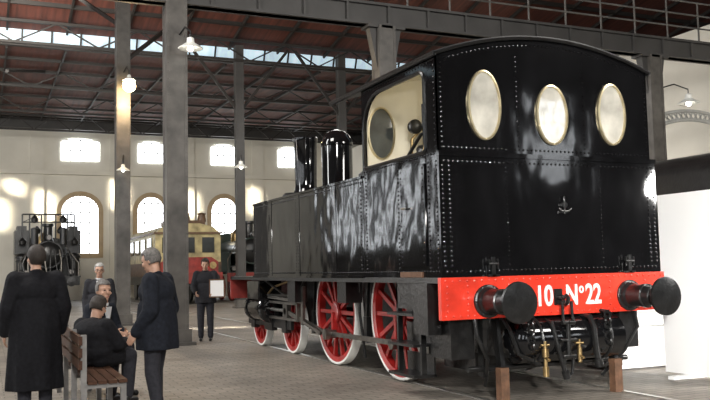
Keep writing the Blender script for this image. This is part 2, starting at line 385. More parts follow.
b=MB(); b.tube([(1.43*(1-i/12),.075,3.605+.27*(1-((1-i/12))**2)) for i in range(25)],.018,6)
for s in(-1,1): b.tube([(s*1.43,.075,3.61),(s*1.43,2.9,3.61)],.03,6)
obj(b,"roof_gutter",BLK2,L)
def oval(x,z,w,h,y,ny,glass,rim=.022,rm=None):
    fr=MB(); n=36
    def E(dw,yy): return [(x+(w/2+dw)*math.cos(2*pi*i/n),yy,z+(h/2+dw)*math.sin(2*pi*i/n)) for i in range(n)]
    fr.rings([E(rim,y),E(rim*.9,y+ny*.025),E(0,y+ny*.03),E(-.01,y+ny*.0)],cap=False)
    fr.rivets([(x+(w/2+rim*.55)*math.cos(2*pi*i/16),y+ny*.027,z+(h/2+rim*.55)*math.sin(2*pi*i/16)) for i in range(16)],(0,ny,0),.005)
    wnd=obj(fr,"oval_window",rm or PBRASS,L,"oval window with brass rim")
    obj(MB().rings([E(-.0,y+ny*.004),E(-.0,y+ny*.012)]),"window_pane",glass,wnd)
oval(-.84,3.10,.37,.71,.1,-1,GLASS); oval(.03,3.04,.38,.63,.1,-1,GLASS); oval(.86,3.09,.36,.67,.1,-1,GLASS)
oval(-1.16,3.07,.34,.62,1.935,-1,GLASSD); oval(1.0,3.03,.3,.6,1.935,-1,GLASSD)
oval(-1.16,3.07,.34,.62,1.98,1,GLASSD); oval(1.0,3.03,.3,.6,1.98,1,GLASSD)
b=MB(); b.lathe([(.0,0),(.62,.02),(.66,.25)],(0,1.65,2.3),(0,1,0),28); b.cyl((0,1.5,2.25),(0,1.68,2.25),.2)
obj(b,"firebox_backhead",BLK2,L)
for pts,r,m_ in(([(-.85,1.8,2.4),(-.85,1.7,2.98),(-.75,1.65,3.1),(-.3,1.65,3.1)],.02,BRASS),([(-.7,1.8,2.6),(-.74,1.6,2.9),(-.74,1.6,3.35)],.018,BLK2),([(-.95,1.8,2.6),(-.6,1.7,2.8),(-.2,1.7,2.75)],.02,BLK2),([(-.35,1.7,2.6),(-.35,1.65,3.25),(.1,1.65,3.3)],.02,BLK2),([(-1.1,1.5,2.62),(-1.0,1.2,2.95),(-.95,1.0,3.0)],.02,BLK2),([(-1.2,.8,2.6),(-1.15,.8,2.9),(-1.0,.75,2.95)],.018,BRASS)):
    obj(MB().tube(pts,r),"steam_pipe",m_,L,"thin steam pipe")
for x,z in((-.85,3.12),(-.55,3.22)):
    obj(MB().lathe([(.085,0),(.09,.02),(.09,.06),(.05,.08)],(x,1.66,z),(0,-1,0),20),"pressure_gauge",BLK2,L,"round black gauge")
obj(MB().box(-1.26,-1.12,.5,.7,2.95,3.2),"lamp_box",BLK2,L)
obj(MB().lathe([(.03,0),(.2,.02),(.22,.06),(.2,.1),(.03,.12)],(-.95,1.0,2.66),(0,-.4,1),20),"handbrake_wheel",BLK2,L)
obj(MB().cyl((-.95,1.05,1.4),(-.95,1.02,2.7),.03),"brake_column",BLK2,L)
for sx in(-1,1):
    xa,xb=sorted((sx*CW,sx*.62)); b=MB().box(xa,xb,1.99,6.55,1.3,2.53)
    X=sx*CW; n=(sx,0,0)
    for y in(2.06,2.9,3.0,4.3,4.4,5.6,5.7,6.48): b.rivets(line((X,y,1.4),(X,y,2.45),22),n,.013)
    for y in(2.95,4.35,5.65): b.box(min(X,X+sx*.006),max(X,X+sx*.006),y-.09,y+.09,1.32,2.51)
    b.rivets(line((X,2.0,2.47),(X,6.5,2.47),80),n,.013); b.rivets(line((X,2.0,1.36),(X,6.5,1.36),80),n,.013)
    b.box(min(X,X+sx*.02),max(X,X+sx*.02),1.99,6.55,2.515,2.545); b.box(min(X,X+sx*.02),max(X,X+sx*.02),1.99,6.55,1.29,1.32)
    obj(b,"side_tank",BLACK,L,"shiny black riveted side water tank")
    b=MB().lathe([(.18,0),(.18,.1),(.15,.13),(.03,.14)],(sx*1.0,5.6,2.53),(0,0,1)); obj(b,"tank_filler",BLK2,L)
    b=MB().lathe([(.16,0),(.16,.1),(.1,.15),(.03,.16)],(sx*1.05,2.5,2.53),(0,0,1)); obj(b,"tank_filler",BLK2,L)
b=MB().box(-CW-.018,-CW,.4,.98,1.42,2.5); b.rivets(line((-CW-.018,.44,1.46),(-CW-.018,.44,2.46),16)+line((-CW-.018,.94,1.46),(-CW-.018,.94,2.46),16),(-1,0,0),.011)
d=obj(b,"cab_door",BLACK,L); obj(MB().tube([(-CW-.02,.86,2.05),(-CW-.06,.86,2.05),(-CW-.06,.78,2.05)],.012),"door_handle",STEEL,d)
b=MB().lathe([(.64,0),(.64,5.1)],(0,1.98,2.15),(0,1,0),40)
for y in(3.0,4.5,6.0): b.lathe([(.652,0),(.652,.06)],(0,y,2.15),(0,1,0),40)
obj(b,"boiler",BLACK,L)
b=MB().lathe([(.67,0),(.67,1.15),(.64,1.18)],(0,7.08,2.15),(0,1,0),40); b.lathe([(.56,0),(.54,.06),(.3,.13),(.03,.15)],(0,8.26,2.15),(0,1,0),32)
obj(b,"smokebox",BLK2,L)
b=MB().lathe([(.34,0),(.27,.1),(.22,.2),(.21,.3),(.225,1.1),(.235,1.12),(.24,1.2),(.225,1.22),(.19,1.22),(.19,.7)],(0,7.66,2.72),(0,0,1),28)
obj(b,"chimney",BLACK,L)
b=MB().lathe([(.36,0),(.3,.08),(.27,.16),(.27,.84),(.285,.86),(.285,.9),(.24,1.02),(.15,1.1),(.04,1.14)],(0,6.1,2.7),(0,0,1),28)
obj(b,"steam_dome",BLACK,L)
b=MB().lathe([(.2,0),(.18,.05),(.18,.25),(.1,.33),(.03,.34)],(0,3.6,2.72),(0,0,1),24); obj(b,"safety_valve",BLK2,L)
obj(MB().box(-1.4,1.4,.08,6.7,1.24,1.3).box(-1.25,1.25,6.7,8.6,1.24,1.3),"running_board",BLK2,L)
b=MB()
for x in(-.62,.62): b.box(x-.02,x+.02,.1,8.5,.45,1.24)
for y in(.4,3.2,5.1,7.0,8.4): b.box(-.62,.62,y,y+.04,.5,1.2)
obj(b,"main_frame",BLK2,L)
def beam(yf,ny,x0,x1,m):
    y0,y1=sorted((yf,yf-ny*.06))
    b=MB().box(x0,x1,y0,y1,.875,1.3)
    b.rivets(line((x0+.05,yf,1.265),(x1-.05,yf,1.265),34)+line((x0+.05,yf,.91),(x1-.05,yf,.91),34),(0,ny,0),.014)
    for x in(x0+.07,-1.16,-.66,.66,1.16,x1-.07): b.rivets(line((x,yf,.96),(x,yf,1.21),5),(0,ny,0),.014)
    bm_=obj(b,"buffer_beam",m,L,"bright red riveted buffer beam")
    for sx in(-.925,.925):
        b=MB(); y=yf; Z=1.05
        b.rivets([(sx+.15*math.cos(pi/3*a),y+ny*.03,Z+.15*math.sin(pi/3*a)) for a in range(6)],(0,ny,0),.018)
        b.lathe([(.17,0.0),(.17,.025),(.165,.03),(.145,.035),(.14,.06),(.125,.08),(.12,.24),(.13,.25),(.13,.29),(.115,.3),(.1,.38),(.085,.39),(.065,.4),(.06,.5)],(sx,y,Z),(0,ny,0),28)
        bf=obj(b,"buffer",BLK2,L,"black sprung buffer")
        b=MB().lathe([(.06,.48),(.19,.52),(.205,.54),(.2,.565),(.12,.585),(.02,.59)],(sx,y,Z),(0,ny,0),32)
        obj(b,"buffer_head",BLK2,bf)
    return bm_
rb=beam(0.02,-1,-1.47,1.45,REDB); fb=beam(8.62,1,-1.25,1.25,DRED)
def text(s,x,z,size,y,parent,m=WHT,ext=.004,sq=1,off=.007):
    cu=bpy.data.curves.new("lettering",'FONT'); cu.body=s; cu.size=size; cu.extrude=ext; cu.offset=off
    o=bpy.data.objects.new("tmp",cu); COL.objects.link(o); bpy.context.view_layer.update()
    dg=bpy.context.evaluated_depsgraph_get(); me=bpy.data.meshes.new_from_object(o.evaluated_get(dg))
    mb=MB(); mb.add([(v.co.x*sq+x,y-v.co.z,v.co.y+z) for v in me.vertices],[tuple(p.vertices) for p in me.polygons])
    bpy.data.objects.remove(o); return obj(mb,"lettering",m,parent,"white painted lettering",smooth=False)
text("10",-.345,.98,.3,.012,rb,sq=.78); text("N",.05,.98,.3,.012,rb,sq=.72); text("o",.23,1.1,.15,.012,rb,sq=.8,off=.004); text("22",.315,.98,.3,.012,rb,sq=.72)
b=MB(); b.box(-.1,.0,-.0,.03,.98,1.15); b.cyl((-.05,.02,1.06),(-.05,-.08,1.06),.028); b.tube([(-.05,-.08,1.06),(-.05,-.13,1.08),(-.05,-.16,1.06),(-.05,-.15,1.01),(-.05,-.11,.99),(-.05,-.08,1.02)],.022)
hk=obj(b,"draw_hook",BLK2,L)
b=MB(); b.tube([(-.11,-.13,1.02),(-.11,-.14,.8)],.016); b.tube([(.01,-.13,1.02),(.01,-.14,.8)],.016); b.cyl((-.13,-.14,.8),(.03,-.14,.8),.025); b.cyl((-.05,-.14,.82),(-.05,-.13,.45),.025); b.cyl((-.15,-.135,.62),(.05,-.135,.62),.016); b.cyl((-.13,-.13,.45),(.03,-.13,.45),.025); b.tube([(-.11,-.13,.45),(-.1,-.11,.28),(-.05,-.11,.24),(0,-.11,.28),(.01,-.13,.45)],.016)
obj(b,"screw_coupling",BLK2,hk)
for sx in(-.5,.5):
    b=MB(); z=.86; k=0; b.cyl((sx,.0,.9),(sx,-.12,.89),.02)
    while z>.55: b.torus((sx,-.11,z),.04,.013,(1,0,0) if k%2 else (0,1,0),12,6); z-=.056; k+=1
    obj(b,"safety_chain",BLK2,L)
for pts,r in(([(.3,.15,.86),(.3,-.06,.84),(.3,-.12,.74),(.31,-.13,.5),(.33,-.13,.4)],.032),([(-.2,.15,.84),(-.2,-.06,.8),(-.2,-.1,.7),(-.15,-.12,.45),(-.1,-.12,.3)],.026),([(.72,.1,.86),(.72,-.02,.78),(.66,-.04,.6),(.5,-.05,.52)],.02),([(-.7,.1,.86),(-.7,-.02,.75),(-.62,-.05,.5),(-.45,-.06,.42)],.02)):
    b=MB().tube(pts,r); p=Vector(pts[-1]); q=p+(p-Vector(pts[-2])).normalized()*.08; b.cyl(p,q,r*1.5); obj(b,"brake_hose",BLK2,L)
for x,zb,s_ in((-.34,.26,1),(.1,.38,.7)):
    b=MB().cyl((x,-.12,.62),(x,-.12,zb+.06),.02*s_); b.cyl((x,-.12,.54),(x,-.12,.46),.036*s_); b.cyl((x-.05,-.12,.58),(x+.05,-.12,.58),.012); b.cyl((x,-.12,zb+.1),(x,-.12,zb),.032*s_); b.cyl((x,-.12,.45),(x,-.18,.43),.016)
    obj(b,"steam_valve",BRASS,L,"small brass valve under the beam")
for sx in(-.85,.95):
    b=MB().box(sx-.07,sx+.07,-.0,.05,1.3,1.32); b.box(sx-.02,sx+.02,.0,.02,1.3,1.5); b.cyl((sx-.06,.01,1.43),(sx+.06,.01,1.43),.016); b.box(sx-.06,sx-.045,.0,.02,1.38,1.48); b.box(sx+.045,sx+.06,0,.02,1.38,1.48)
    obj(b,"lamp_iron",BLK2,L)
b=MB().cyl((.1,.07,2.05),(.1,.02,2.05),.035); b.box(.05,.15,.03,.06,1.96,1.99); b.tube([(.02,.03,2.01),(.06,.02,1.98),(.14,.02,1.98),(.19,.03,2.01)],.01); b.cyl((.1,.03,2.14),(.1,.03,1.95),.013)
obj(b,"rear_latch",BLK2,L)
WX=.9
def wheel(y,r,sx,n,crank,bal):
    x=sx*WX; z=r+.012
    b=MB()
    b.lathe([(r-.11,0),(r-.11,.1),(r-.035,.11),(r-.035,-.0)],(x-sx*.11,y,z),(sx,0,0),48,cap=False)
    b.lathe([(.14,-.02),(.14,.12),(.09,.13),(.01,.13)],(x-sx*.11,y,z),(sx,0,0),24)
    for k in range(n):
        a=2*pi*k/n; c,s_=math.cos(a),math.sin(a)
        b.bar((x-sx*.05,y+.1*c,z+.1*s_),(x-sx*.05,y+(r-.08)*c,z+(r-.08)*s_),.05,.055)
    if bal:
        pts=[]
        for i in range(9): a=pi/2-.6+1.2*i/8; pts.append((y+(r-.1)*math.cos(a),z+(r-.1)*math.sin(a)))
        b.prism(pts,'x',min(x-sx*.02,x-sx*.09),max(x-sx*.02,x-sx*.09))
    if crank: b.cyl((x-sx*.04,y,z-.0),(x-sx*.0,y,z),.16); b.bar((x-sx*.02,y,z),(x-sx*.02,y,z-.3),.15,.05)
    w=obj(b,"wheel",REDW,L,"red spoked wheel with white rim")
    b=MB().lathe([(r-.038,.0),(r-.038,.115),(r-.02,.12),(r-.005,.115),(r,.1),(r,-.01),(r-.038,-.01)],(x-sx*.11,y,z),(sx,0,0),56,cap=False)
    obj(b,"tyre",WHT,w,"white painted tyre")
for y,r,n,cr in((2.1,.8,14,True),(4.16,.76,14,True),(6.06,.48,10,False),(7.8,.46,10,False)):
    for sx in(-1,1): wheel(y,r,sx,n,cr,cr)
    obj(MB().cyl((-.75,y,r),(.75,y,r),.08),"axle",BLK2,L)
for sx in(-1,1):
    X=sx*.97
    b=MB().bar((X,2.1,.48),(X,4.16,.46),.035,.065)
    for y in(2.1,4.16): b.cyl((X-sx*.07,y,.46),(X+sx*.05,y,.46),.065)
    obj(b,"coupling_rod",DSTEEL,L,"polished coupling rod")
    X=sx*1.04; b=MB().bar((X,4.16,.46),(X,5.9,.72),.035,.07); b.cyl((X-.04,4.16,.46),(X+.04,4.16,.46),.08); b.cyl((X-.04,5.9,.72),(X+.04,5.9,.72),.06)
    obj(b,"connecting_rod",DSTEEL,L,"polished connecting rod")
    b=MB(); b.box(X-.05,X+.05,5.3,6.7,.84,.88); b.box(X-.05,X+.05,5.3,6.7,.58,.62); b.box(X-.04,X+.04,5.8,6.0,.62,.84); b.box(X-.05,X+.05,5.28,5.34,.58,.88)
    sb=obj(b,"slide_bars",DSTEEL,L,"crosshead and slide bars"); obj(MB().cyl((X,6.0,.73),(X,6.75,.73),.03),"piston_rod",STEEL,sb)
    b=MB().lathe([(.2,0),(.25,.02),(.25,.1),(.23,.12),(.23,.75),(.25,.77),(.25,.85),(.2,.87),(.08,.9)],(X,6.7,.74),(0,1,0),28); b.box(X-.2,X+.2,6.75,7.5,.9,1.22)
    obj(b,"cylinder",BLACK,L,"black steam cylinder")
    for y in(3.1,5.1): b=MB().bar((sx*.84,y,1.24),(sx*.84,y+.1,.45),.04,.04); b.box(sx*.84-.04,sx*.84+.04,y,y+.1,.4,.75); obj(b,"brake_hanger",BLK2,L)
    for pts,m_ in(([(sx*1.05,5.0,1.25),(sx*1.02,5.2,1.0),(sx*.95,5.3,.8)],BRASS),([(sx*1.1,5.4,1.25),(sx*1.1,6.4,1.12),(sx*1.1,6.7,1.0)],BRASS),([(sx*1.02,3.0,1.25),(sx*1.0,3.05,.8),(sx*.9,3.12,.2)],BLK2),([(sx*1.15,6.8,1.25),(sx*1.12,6.0,1.05),(sx*1.1,5.6,.95)],BLK2),([(sx*1.1,4.9,1.25),(sx*1.12,5.1,1.0),(sx*1.14,6.6,.98)],BLK2),([(sx*1.02,1.0,1.2),(sx*1.02,1.1,.7),(sx*.92,1.25,.15)],BLK2),([(sx*1.15,7.5,1.2),(sx*1.1,7.9,1.05),(sx*.95,8.3,.7),(sx*.8,8.35,.2)],BLK2)):
        obj(MB().tube(pts,.02),"sand_pipe",m_,L)
    b=MB().bar((sx*1.1,4.95,1.15),(sx*1.1,5.0,.55),.04,.09); b.bar((sx*1.1,4.95,.9),(sx*1.1,6.7,.95),.03,.05); b.bar((sx*1.1,4.98,.6),(sx*1.08,4.3,.46),.03,.05); obj(b,"valve_gear",DSTEEL,L)
    obj(MB().box(sx*1.12-.1,sx*1.12+.1,5.0,5.35,.9,1.24),"lubricator_box",BLK2,L)
    obj(MB().box(sx*1.1-.12,sx*1.1+.12,3.0,3.3,.95,1.24),"sand_box",BLK2,L)
    b=MB().box(sx*1.0-.025,sx*1.0+.025,5.75,8.15,.42,.56); b.box(sx*1.0-.05,sx*1.0+.05,6.68,7.1,.36,.62)
    for y in(6.06,7.8): b.box(sx*1.0-.05,sx*1.0+.05,y-.1,y+.1,.36,.6)
    obj(b,"bogie_frame",BLK2,L)
    X=sx*1.28
    b=MB(); b.box(X-.03,X+.03,.76,.8,.22,1.25); b.box(X-.03,X+.03,1.3,1.34,.22,1.25); b.box(X-.03,X+.03,.76,1.34,.95,1.25)
    for z in(.22,.55,.88): b.box(X-.14,X+.14,.74,1.36,z,z+.03); b.box(X-sx*.12-.01,X-sx*.12+.01,.74,1.36,z,z+.24)
    obj(b,"cab_steps",BLK2,L)
    obj(MB().box(X-.14,X+.02,.4,.72,.7,1.24),"tool_box",BLK2,L)
    obj(MB().box(X-.14,X+.14,.5,1.0,1.302,1.36),"wooden_block",RUST,L)
    obj(MB().bar((sx*.74,.2,.95),(sx*.74,.1,.36),.05,.09),"guard_iron",BLK2,L)
    obj(MB().box(sx*.74-.05,sx*.74+.05,.03,.13,0,.36),"wooden_chock",RUST,L)
    obj(MB().tube([(sx*1.05,.1,.93),(sx*1.05,.05,.7),(sx*.9,.1,.45),(sx*.78,.35,.15)],.022),"rear_pipe",BLK2,L)
    obj(MB().box(sx*1.1-.14,sx*1.1+.14,.25,.68,.45,.92),"battery_box",BLK2,L)
b=MB().lathe([(.05,0),(.17,.03),(.24,.1),(.24,1.4),(.17,1.47),(.05,1.5)],(-.66,.13,.62),(1,0,0),28); obj(b,"air_reservoir",BLACK,L)
for x in(-.35,.55): obj(MB().torus((x,.13,.62),.245,.014,(1,0,0),28,6),"reservoir_strap",BLK2,L)
obj(MB().box(-.55,.55,.9,1.6,.22,.95),"ash_pan",BLK2,L)
obj(MB().cyl((-1.05,.25,.34),(1.05,.25,.34),.03),"brake_rod",BLK2,L)
for x in(-.9,.9): obj(MB().bar((x,.18,.92),(x+.05,.28,.26),.05,.1),"brake_lever",BLK2,L)
for sx in(-.8,.8):
    b=MB().box(sx-.03,sx+.03,-18,39,0,.012); tag(obj(b,"track_rail",STEEL),"worn steel rail set flush in the paving","rail","track under the locomotive")
# ---------------------------------------------------------------- white board at right
B=thing("display_board",(2.2,.1,0),"large blank white display board on white feet","board")
obj(MB().box(2.18,2.22,-.6,.82,.04,2.25),"panel",BOARD,B)
for y in(-.35,.45): obj(MB().box(1.9,2.5,y-.05,y+.05,0,.04),"foot",BOARD,B)
K=thing("goods_locomotive",(5.2,5,0),"plain black locomotive standing behind the white board","locomotive")
b=MB(); prof=[(3.9,1.3),(6.5,1.3),(6.5,2.7)]+[(5.2+1.3*math.cos(pi*i/12),2.7+.42*math.sin(pi*i/12)) for i in range(1,12)]+[(3.9,2.7)]
b.prism(prof,'y',.5,9); obj(b,"body",BLK2,K)
obj(MB().box(3.95,6.45,.3,9.2,1.0,1.3),"footplate",BLK2,K)
for y in(1.5,3.5,5.5,7.5):
    for x in(4.4,6.0): obj(MB().lathe([(.5,0),(.5,.12)],(x-.06,y,.5),(1,0,0),32),"wheel",BLK2,K)
z=.29
for i in range(15):
    t=.03+.012*random.random(); dx,dy=random.uniform(-.035,.035),random.uniform(-.03,.03); a=random.uniform(-.05,.05)
    b=MB().box(-.43,.43,-.35,.35,0,t*.85)
    Rm=Matrix.Rotation(a,4,'Z'); b.v=[Rm@v+Vector((2.4+dx,1.78+dy,z)) for v in b.v]
    tag(obj(b,"white_sheet",CANV,smooth=False),"flat white sheet lying in a loose low stack","sheet","stack of flat white sheets"); z+=t
S=thing("plinth",(2.4,1.75,0),"low white box plinth carrying flat sheets","plinth")
obj(MB().box(1.95,2.88,1.36,2.15,.03,.288),"body",BOARD,S); obj(MB().box(2.0,2.83,1.4,2.1,0,.03),"skid",LEG,S)
# ---------------------------------------------------------------- background engines
def old_engine(base,label,body,paint_beam,orn=False):
    E=thing("steam_engine",base,label,"locomotive",local=True)
    b=MB().lathe([(.62,0),(.62,1.2),(.58,1.2),(.58,6)],(0,.4,2.3),(0,1,0),28); obj(b,"boiler",body,E)
    b=MB().lathe([(.02,-.16),(.3,-.14),(.52,-.04),(.56,.0)],(0,.4,2.3),(0,1,0),28); b.box(-.5,.5,.22,.26,2.26,2.32); b.cyl((0,.2,2.3),(0,.1,2.3),.06); obj(b,"smokebox_door",BLK2,E)
    b=MB().lathe([(.28,0),(.2,.12),(.19,.7),(.25,.74),(.25,.85),(.2,.85)],(0,.9,2.85),(0,0,1),20); obj(b,"chimney",BLK2,E)
    b=MB().lathe([(.3,0),(.28,.4),(.1,.6),(.02,.6)],(0,3,2.8),(0,0,1),20); obj(b,"dome",BRASS,E)
    obj(MB().box(-1.3,1.3,0,.06,.9,1.3),"buffer_beam",paint_beam,E)
    for x in(-.9,.9): obj(MB().lathe([(.13,0),(.1,.3),(.06,.32),(.06,.45),(.2,.48),(.2,.52),(.02,.54)],(x,0,1.06),(0,-1,0),20),"buffer",BLK2,E)
    for x in(-.95,.95,0):
        z=1.5 if x else 3.05
        o=obj(MB().cyl((x,.35,z),(x,.1,z),.13,n=16),"headlamp",BLK2,E); obj(MB().cyl((x,.1,z),(x,.08,z),.1,n=16),"lens",LEG,o)
    b=MB().box(-1.35,1.35,.1,6.4,1.25,1.32); b.box(-1.3,-.7,1.6,5,1.32,2.3); b.box(.7,1.3,1.6,5,1.32,2.3); obj(b,"side_tank",body,E)
    b=MB().prism([(-1.25,1.32),(1.25,1.32),(1.25,2.9),(.9,3.15),(0,3.3),(-.9,3.15),(-1.25,2.9)],'y',4.6,6.4); obj(b,"cab",body,E)
    for s in(-1,1):
        obj(MB().tube([(s*.75,.3,2.2),(s*.75,4.5,2.2)],.025),"handrail",DSTEEL,E); obj(MB().tube([(s*1.25,.1,1.3),(s*1.25,.1,1.9),(s*.7,.5,2.7)],.025),"handrail",DSTEEL,E)
    if orn:
        for x in(-1.1,1.1):
            b=MB().lathe([(.24,0),(.24,.8),(.28,.82),(.28,.9),(.2,1.0),(.05,1.05)],(x,.6,1.32),(0,0,1),20); b.torus((x,.6,1.6),.25,.03,(0,0,1),20,6); b.torus((x,.6,2.0),.25,.03,(0,0,1),20,6); obj(b,"air_pump",BLK2,E)
            b=MB().lathe([(.16,0),(.16,.7),(.05,.75)],(x*.55,.2,2.75),(0,0,1),16); obj(b,"valve_chest",BLK2,E)
            b=MB().box(x-.3,x+.3,.8,2.4,2.35,3.4); b.box(x-.2,x+.2,.9,2.2,3.4,3.6); obj(b,"equipment_box",BLK2,E)
        b=MB()
        for x in(-1.1,-.8,-.3,.3,.8,1.1): b.cyl((x,.5,2.9),(x,.5,4.1),.035,n=6)
        b.cyl((-1.1,.5,4.1),(1.1,.5,4.1),.035,n=6); b.cyl((-1.1,.5,3.75),(1.1,.5,3.75),.03,n=6); b.bar((-1.1,.5,3.75),(-.3,.5,4.1),.03,.03); b.bar((1.1,.5,3.75),(.3,.5,4.1),.03,.03); obj(b,"top_railing",BLK2,E)
        for k in range(10):
            x=-1.05+.23*k; obj(MB().tube([(x,.12,1.0),(x+.05*(-1)**k,.08,1.4),(x-.04,.12,1.9+.1*(k%3)),(x*.8,.3,2.5)],.035,6),"front_pipe",DSTEEL if k%3==1 else BLK2,E)
        for x,z in((-.5,3.2),(.5,3.2),(-1.1,2.7),(1.1,2.7),(-.6,3.7),(.6,3.7)): obj(MB().lathe([(.05,0),(.14,.05),(.16,.2),(.08,.3),(.03,.36)],(x,.3,z),(0,0,1),12),"lantern",BLK2,E)
    for y in(1.4,3.2,5.0):
        for x in(-.78,.72): obj(MB().lathe([(.6,0),(.6,.1)],(x,y,.6),(1,0,0),28),"wheel",REDW if not orn else BLK2,E)
    return E
old_engine((-3.0,32.0,0),"black steam engine crowded with pipes by the back wall",BLK2,BLK2,True)
old_engine((5.7,29.5,0),"dark green steam engine with red beam by the back wall",GREENB,DRED)
E=thing("electric_locomotive",(2.3,27.5,0),"old cream and brown locomotive with dark red front","locomotive",local=True)
obj(MB().prism([(-1.4,1.2),(1.4,1.2),(1.4,3.0),(1.1,3.3),(.5,3.45),(-.5,3.45),(-1.1,3.3),(-1.4,3.0)],'y',.5,11),"body",LCREAM,E)
obj(MB().box(-1.42,1.42,.48,11.02,1.2,1.8),"lower_panel",LBROWN,E)
obj(MB().box(-1.45,1.45,.4,11.1,3.0,3.08),"roof_edge",LBROWN,E)
for k in range(6): obj(MB().box(-1.44,-1.4,1.2+k*1.55,2.2+k*1.55,2.2,2.85),"side_window",DGL,E)
for x in(-.85,0,.85): obj(MB().box(x-.26,x+.26,.46,.5,2.2,2.85),"front_window",DGL,E)
obj(MB().box(-1.35,1.35,0,.12,.9,1.35),"buffer_beam",DRED,E)
obj(MB().prism([(-1.2,1.35),(1.2,1.35),(1.2,1.8),(.9,2.0),(-.9,2.0),(-1.2,1.8)],'y',.15,.48),"front_hood",DRED,E)
for x in(-.9,.9): obj(MB().lathe([(.13,0),(.1,.3),(.06,.45),(.2,.48),(.2,.52),(.02,.54)],(x,0,1.1),(0,-1,0),20),"buffer",BLK2,E)
for x in(-.95,.95): obj(MB().cyl((x,.5,1.65),(x,.05,1.65),.15),"headlamp",BRASS,E)
b=MB().box(-.8,.8,.8,2.4,3.4,3.6)
for x in(-.7,0,.7): b.lathe([(.2,0),(.15,.3),(.2,.35),(.02,.4)],(x,1.0,3.55),(0,0,1),12)
obj(b,"roof_gear",LBROWN,E)
for y in(1.8,3.6,7.5,9.3):
    for x in(-.78,.72): obj(MB().lathe([(.5,0),(.5,.1)],(x,y,.5),(1,0,0),28),"wheel",BLK2,E)
obj(MB().box(-1.2,1.2,.3,10.8,.8,1.2),"underframe",BLK2,E)
# ---------------------------------------------------------------- people
def remesh(mb,name,m,parent,vox,sm=3):
    o=obj(mb,name,m,parent,smooth=False)
    md=o.modifiers.new("r",'REMESH'); md.mode='VOXEL'; md.voxel_size=vox
    if sm: s=o.modifiers.new("s",'SMOOTH'); s.iterations=sm; s.factor=.5
    bpy.context.view_layer.update(); dg=bpy.context.evaluated_depsgraph_get()
    me=bpy.data.meshes.new_from_object(o.evaluated_get(dg)); o.modifiers.clear(); me.name=name
    old=o.data; o.data=me; bpy.data.meshes.remove(old)
    if not me.materials: me.materials.append(m)
    me.polygons.foreach_set("use_smooth",[True]*len(me.polygons)); return o
def lerp(a,b,t): return Vector(a)+(Vector(b)-Vector(a))*t
def hand(mb,w,el,side,curl=.5):
    w=Vector(w); d=(w-Vector(el)).normalized()
    pn=Vector((-side,0,0)); pn=(pn-d*pn.dot(d)).normalized(); wd=d.cross(pn).normalized()
    if wd.dot(Vector((0,-1,0.3)))<0: wd=-wd
    for k in range(4):
        o=wd*(k-1.5)*.02; kn=w+d*.085+o
        mb.cap(w+d*.01+o*.6,.015,kn,.0135,8)
        L_=(.036,.042,.04,.03)[3-k]; p=kn; a=curl*.5
        for j in range(3):
            dd=(d*math.cos(a)+pn*math.sin(a)).normalized(); q=p+dd*L_*(1,.75,.55)[j]; mb.cap(p,.0095-.001*j,q,.0085-.001*j,8); p=q; a+=curl*.6
    t0=w+d*.03+wd*.03; t1=t0+(d*.5+wd*.7+pn*.3).normalized()*.035; mb.cap(t0,.014,t1,.011,8); mb.cap(t1,.011,t1+(d*.85+wd*.3+pn*.3).normalized()*.032,.009,8)
STAND=dict(pel=(0,0,.96),chest=(0,0,1.3),neck=(0,0.01,1.46),shl=(-.18,.01,1.41),shr=(.18,.01,1.41),ell=(-.235,.04,1.12),elr=(.235,.04,1.12),wrl=(-.23,-.06,.88),wrr=(.23,-.06,.88),
 hil=(-.09,0,.93),hir=(.09,0,.93),knl=(-.1,-.01,.5),knr=(.1,-.01,.5),anl=(-.1,.03,.08),anr=(.1,.03,.08))
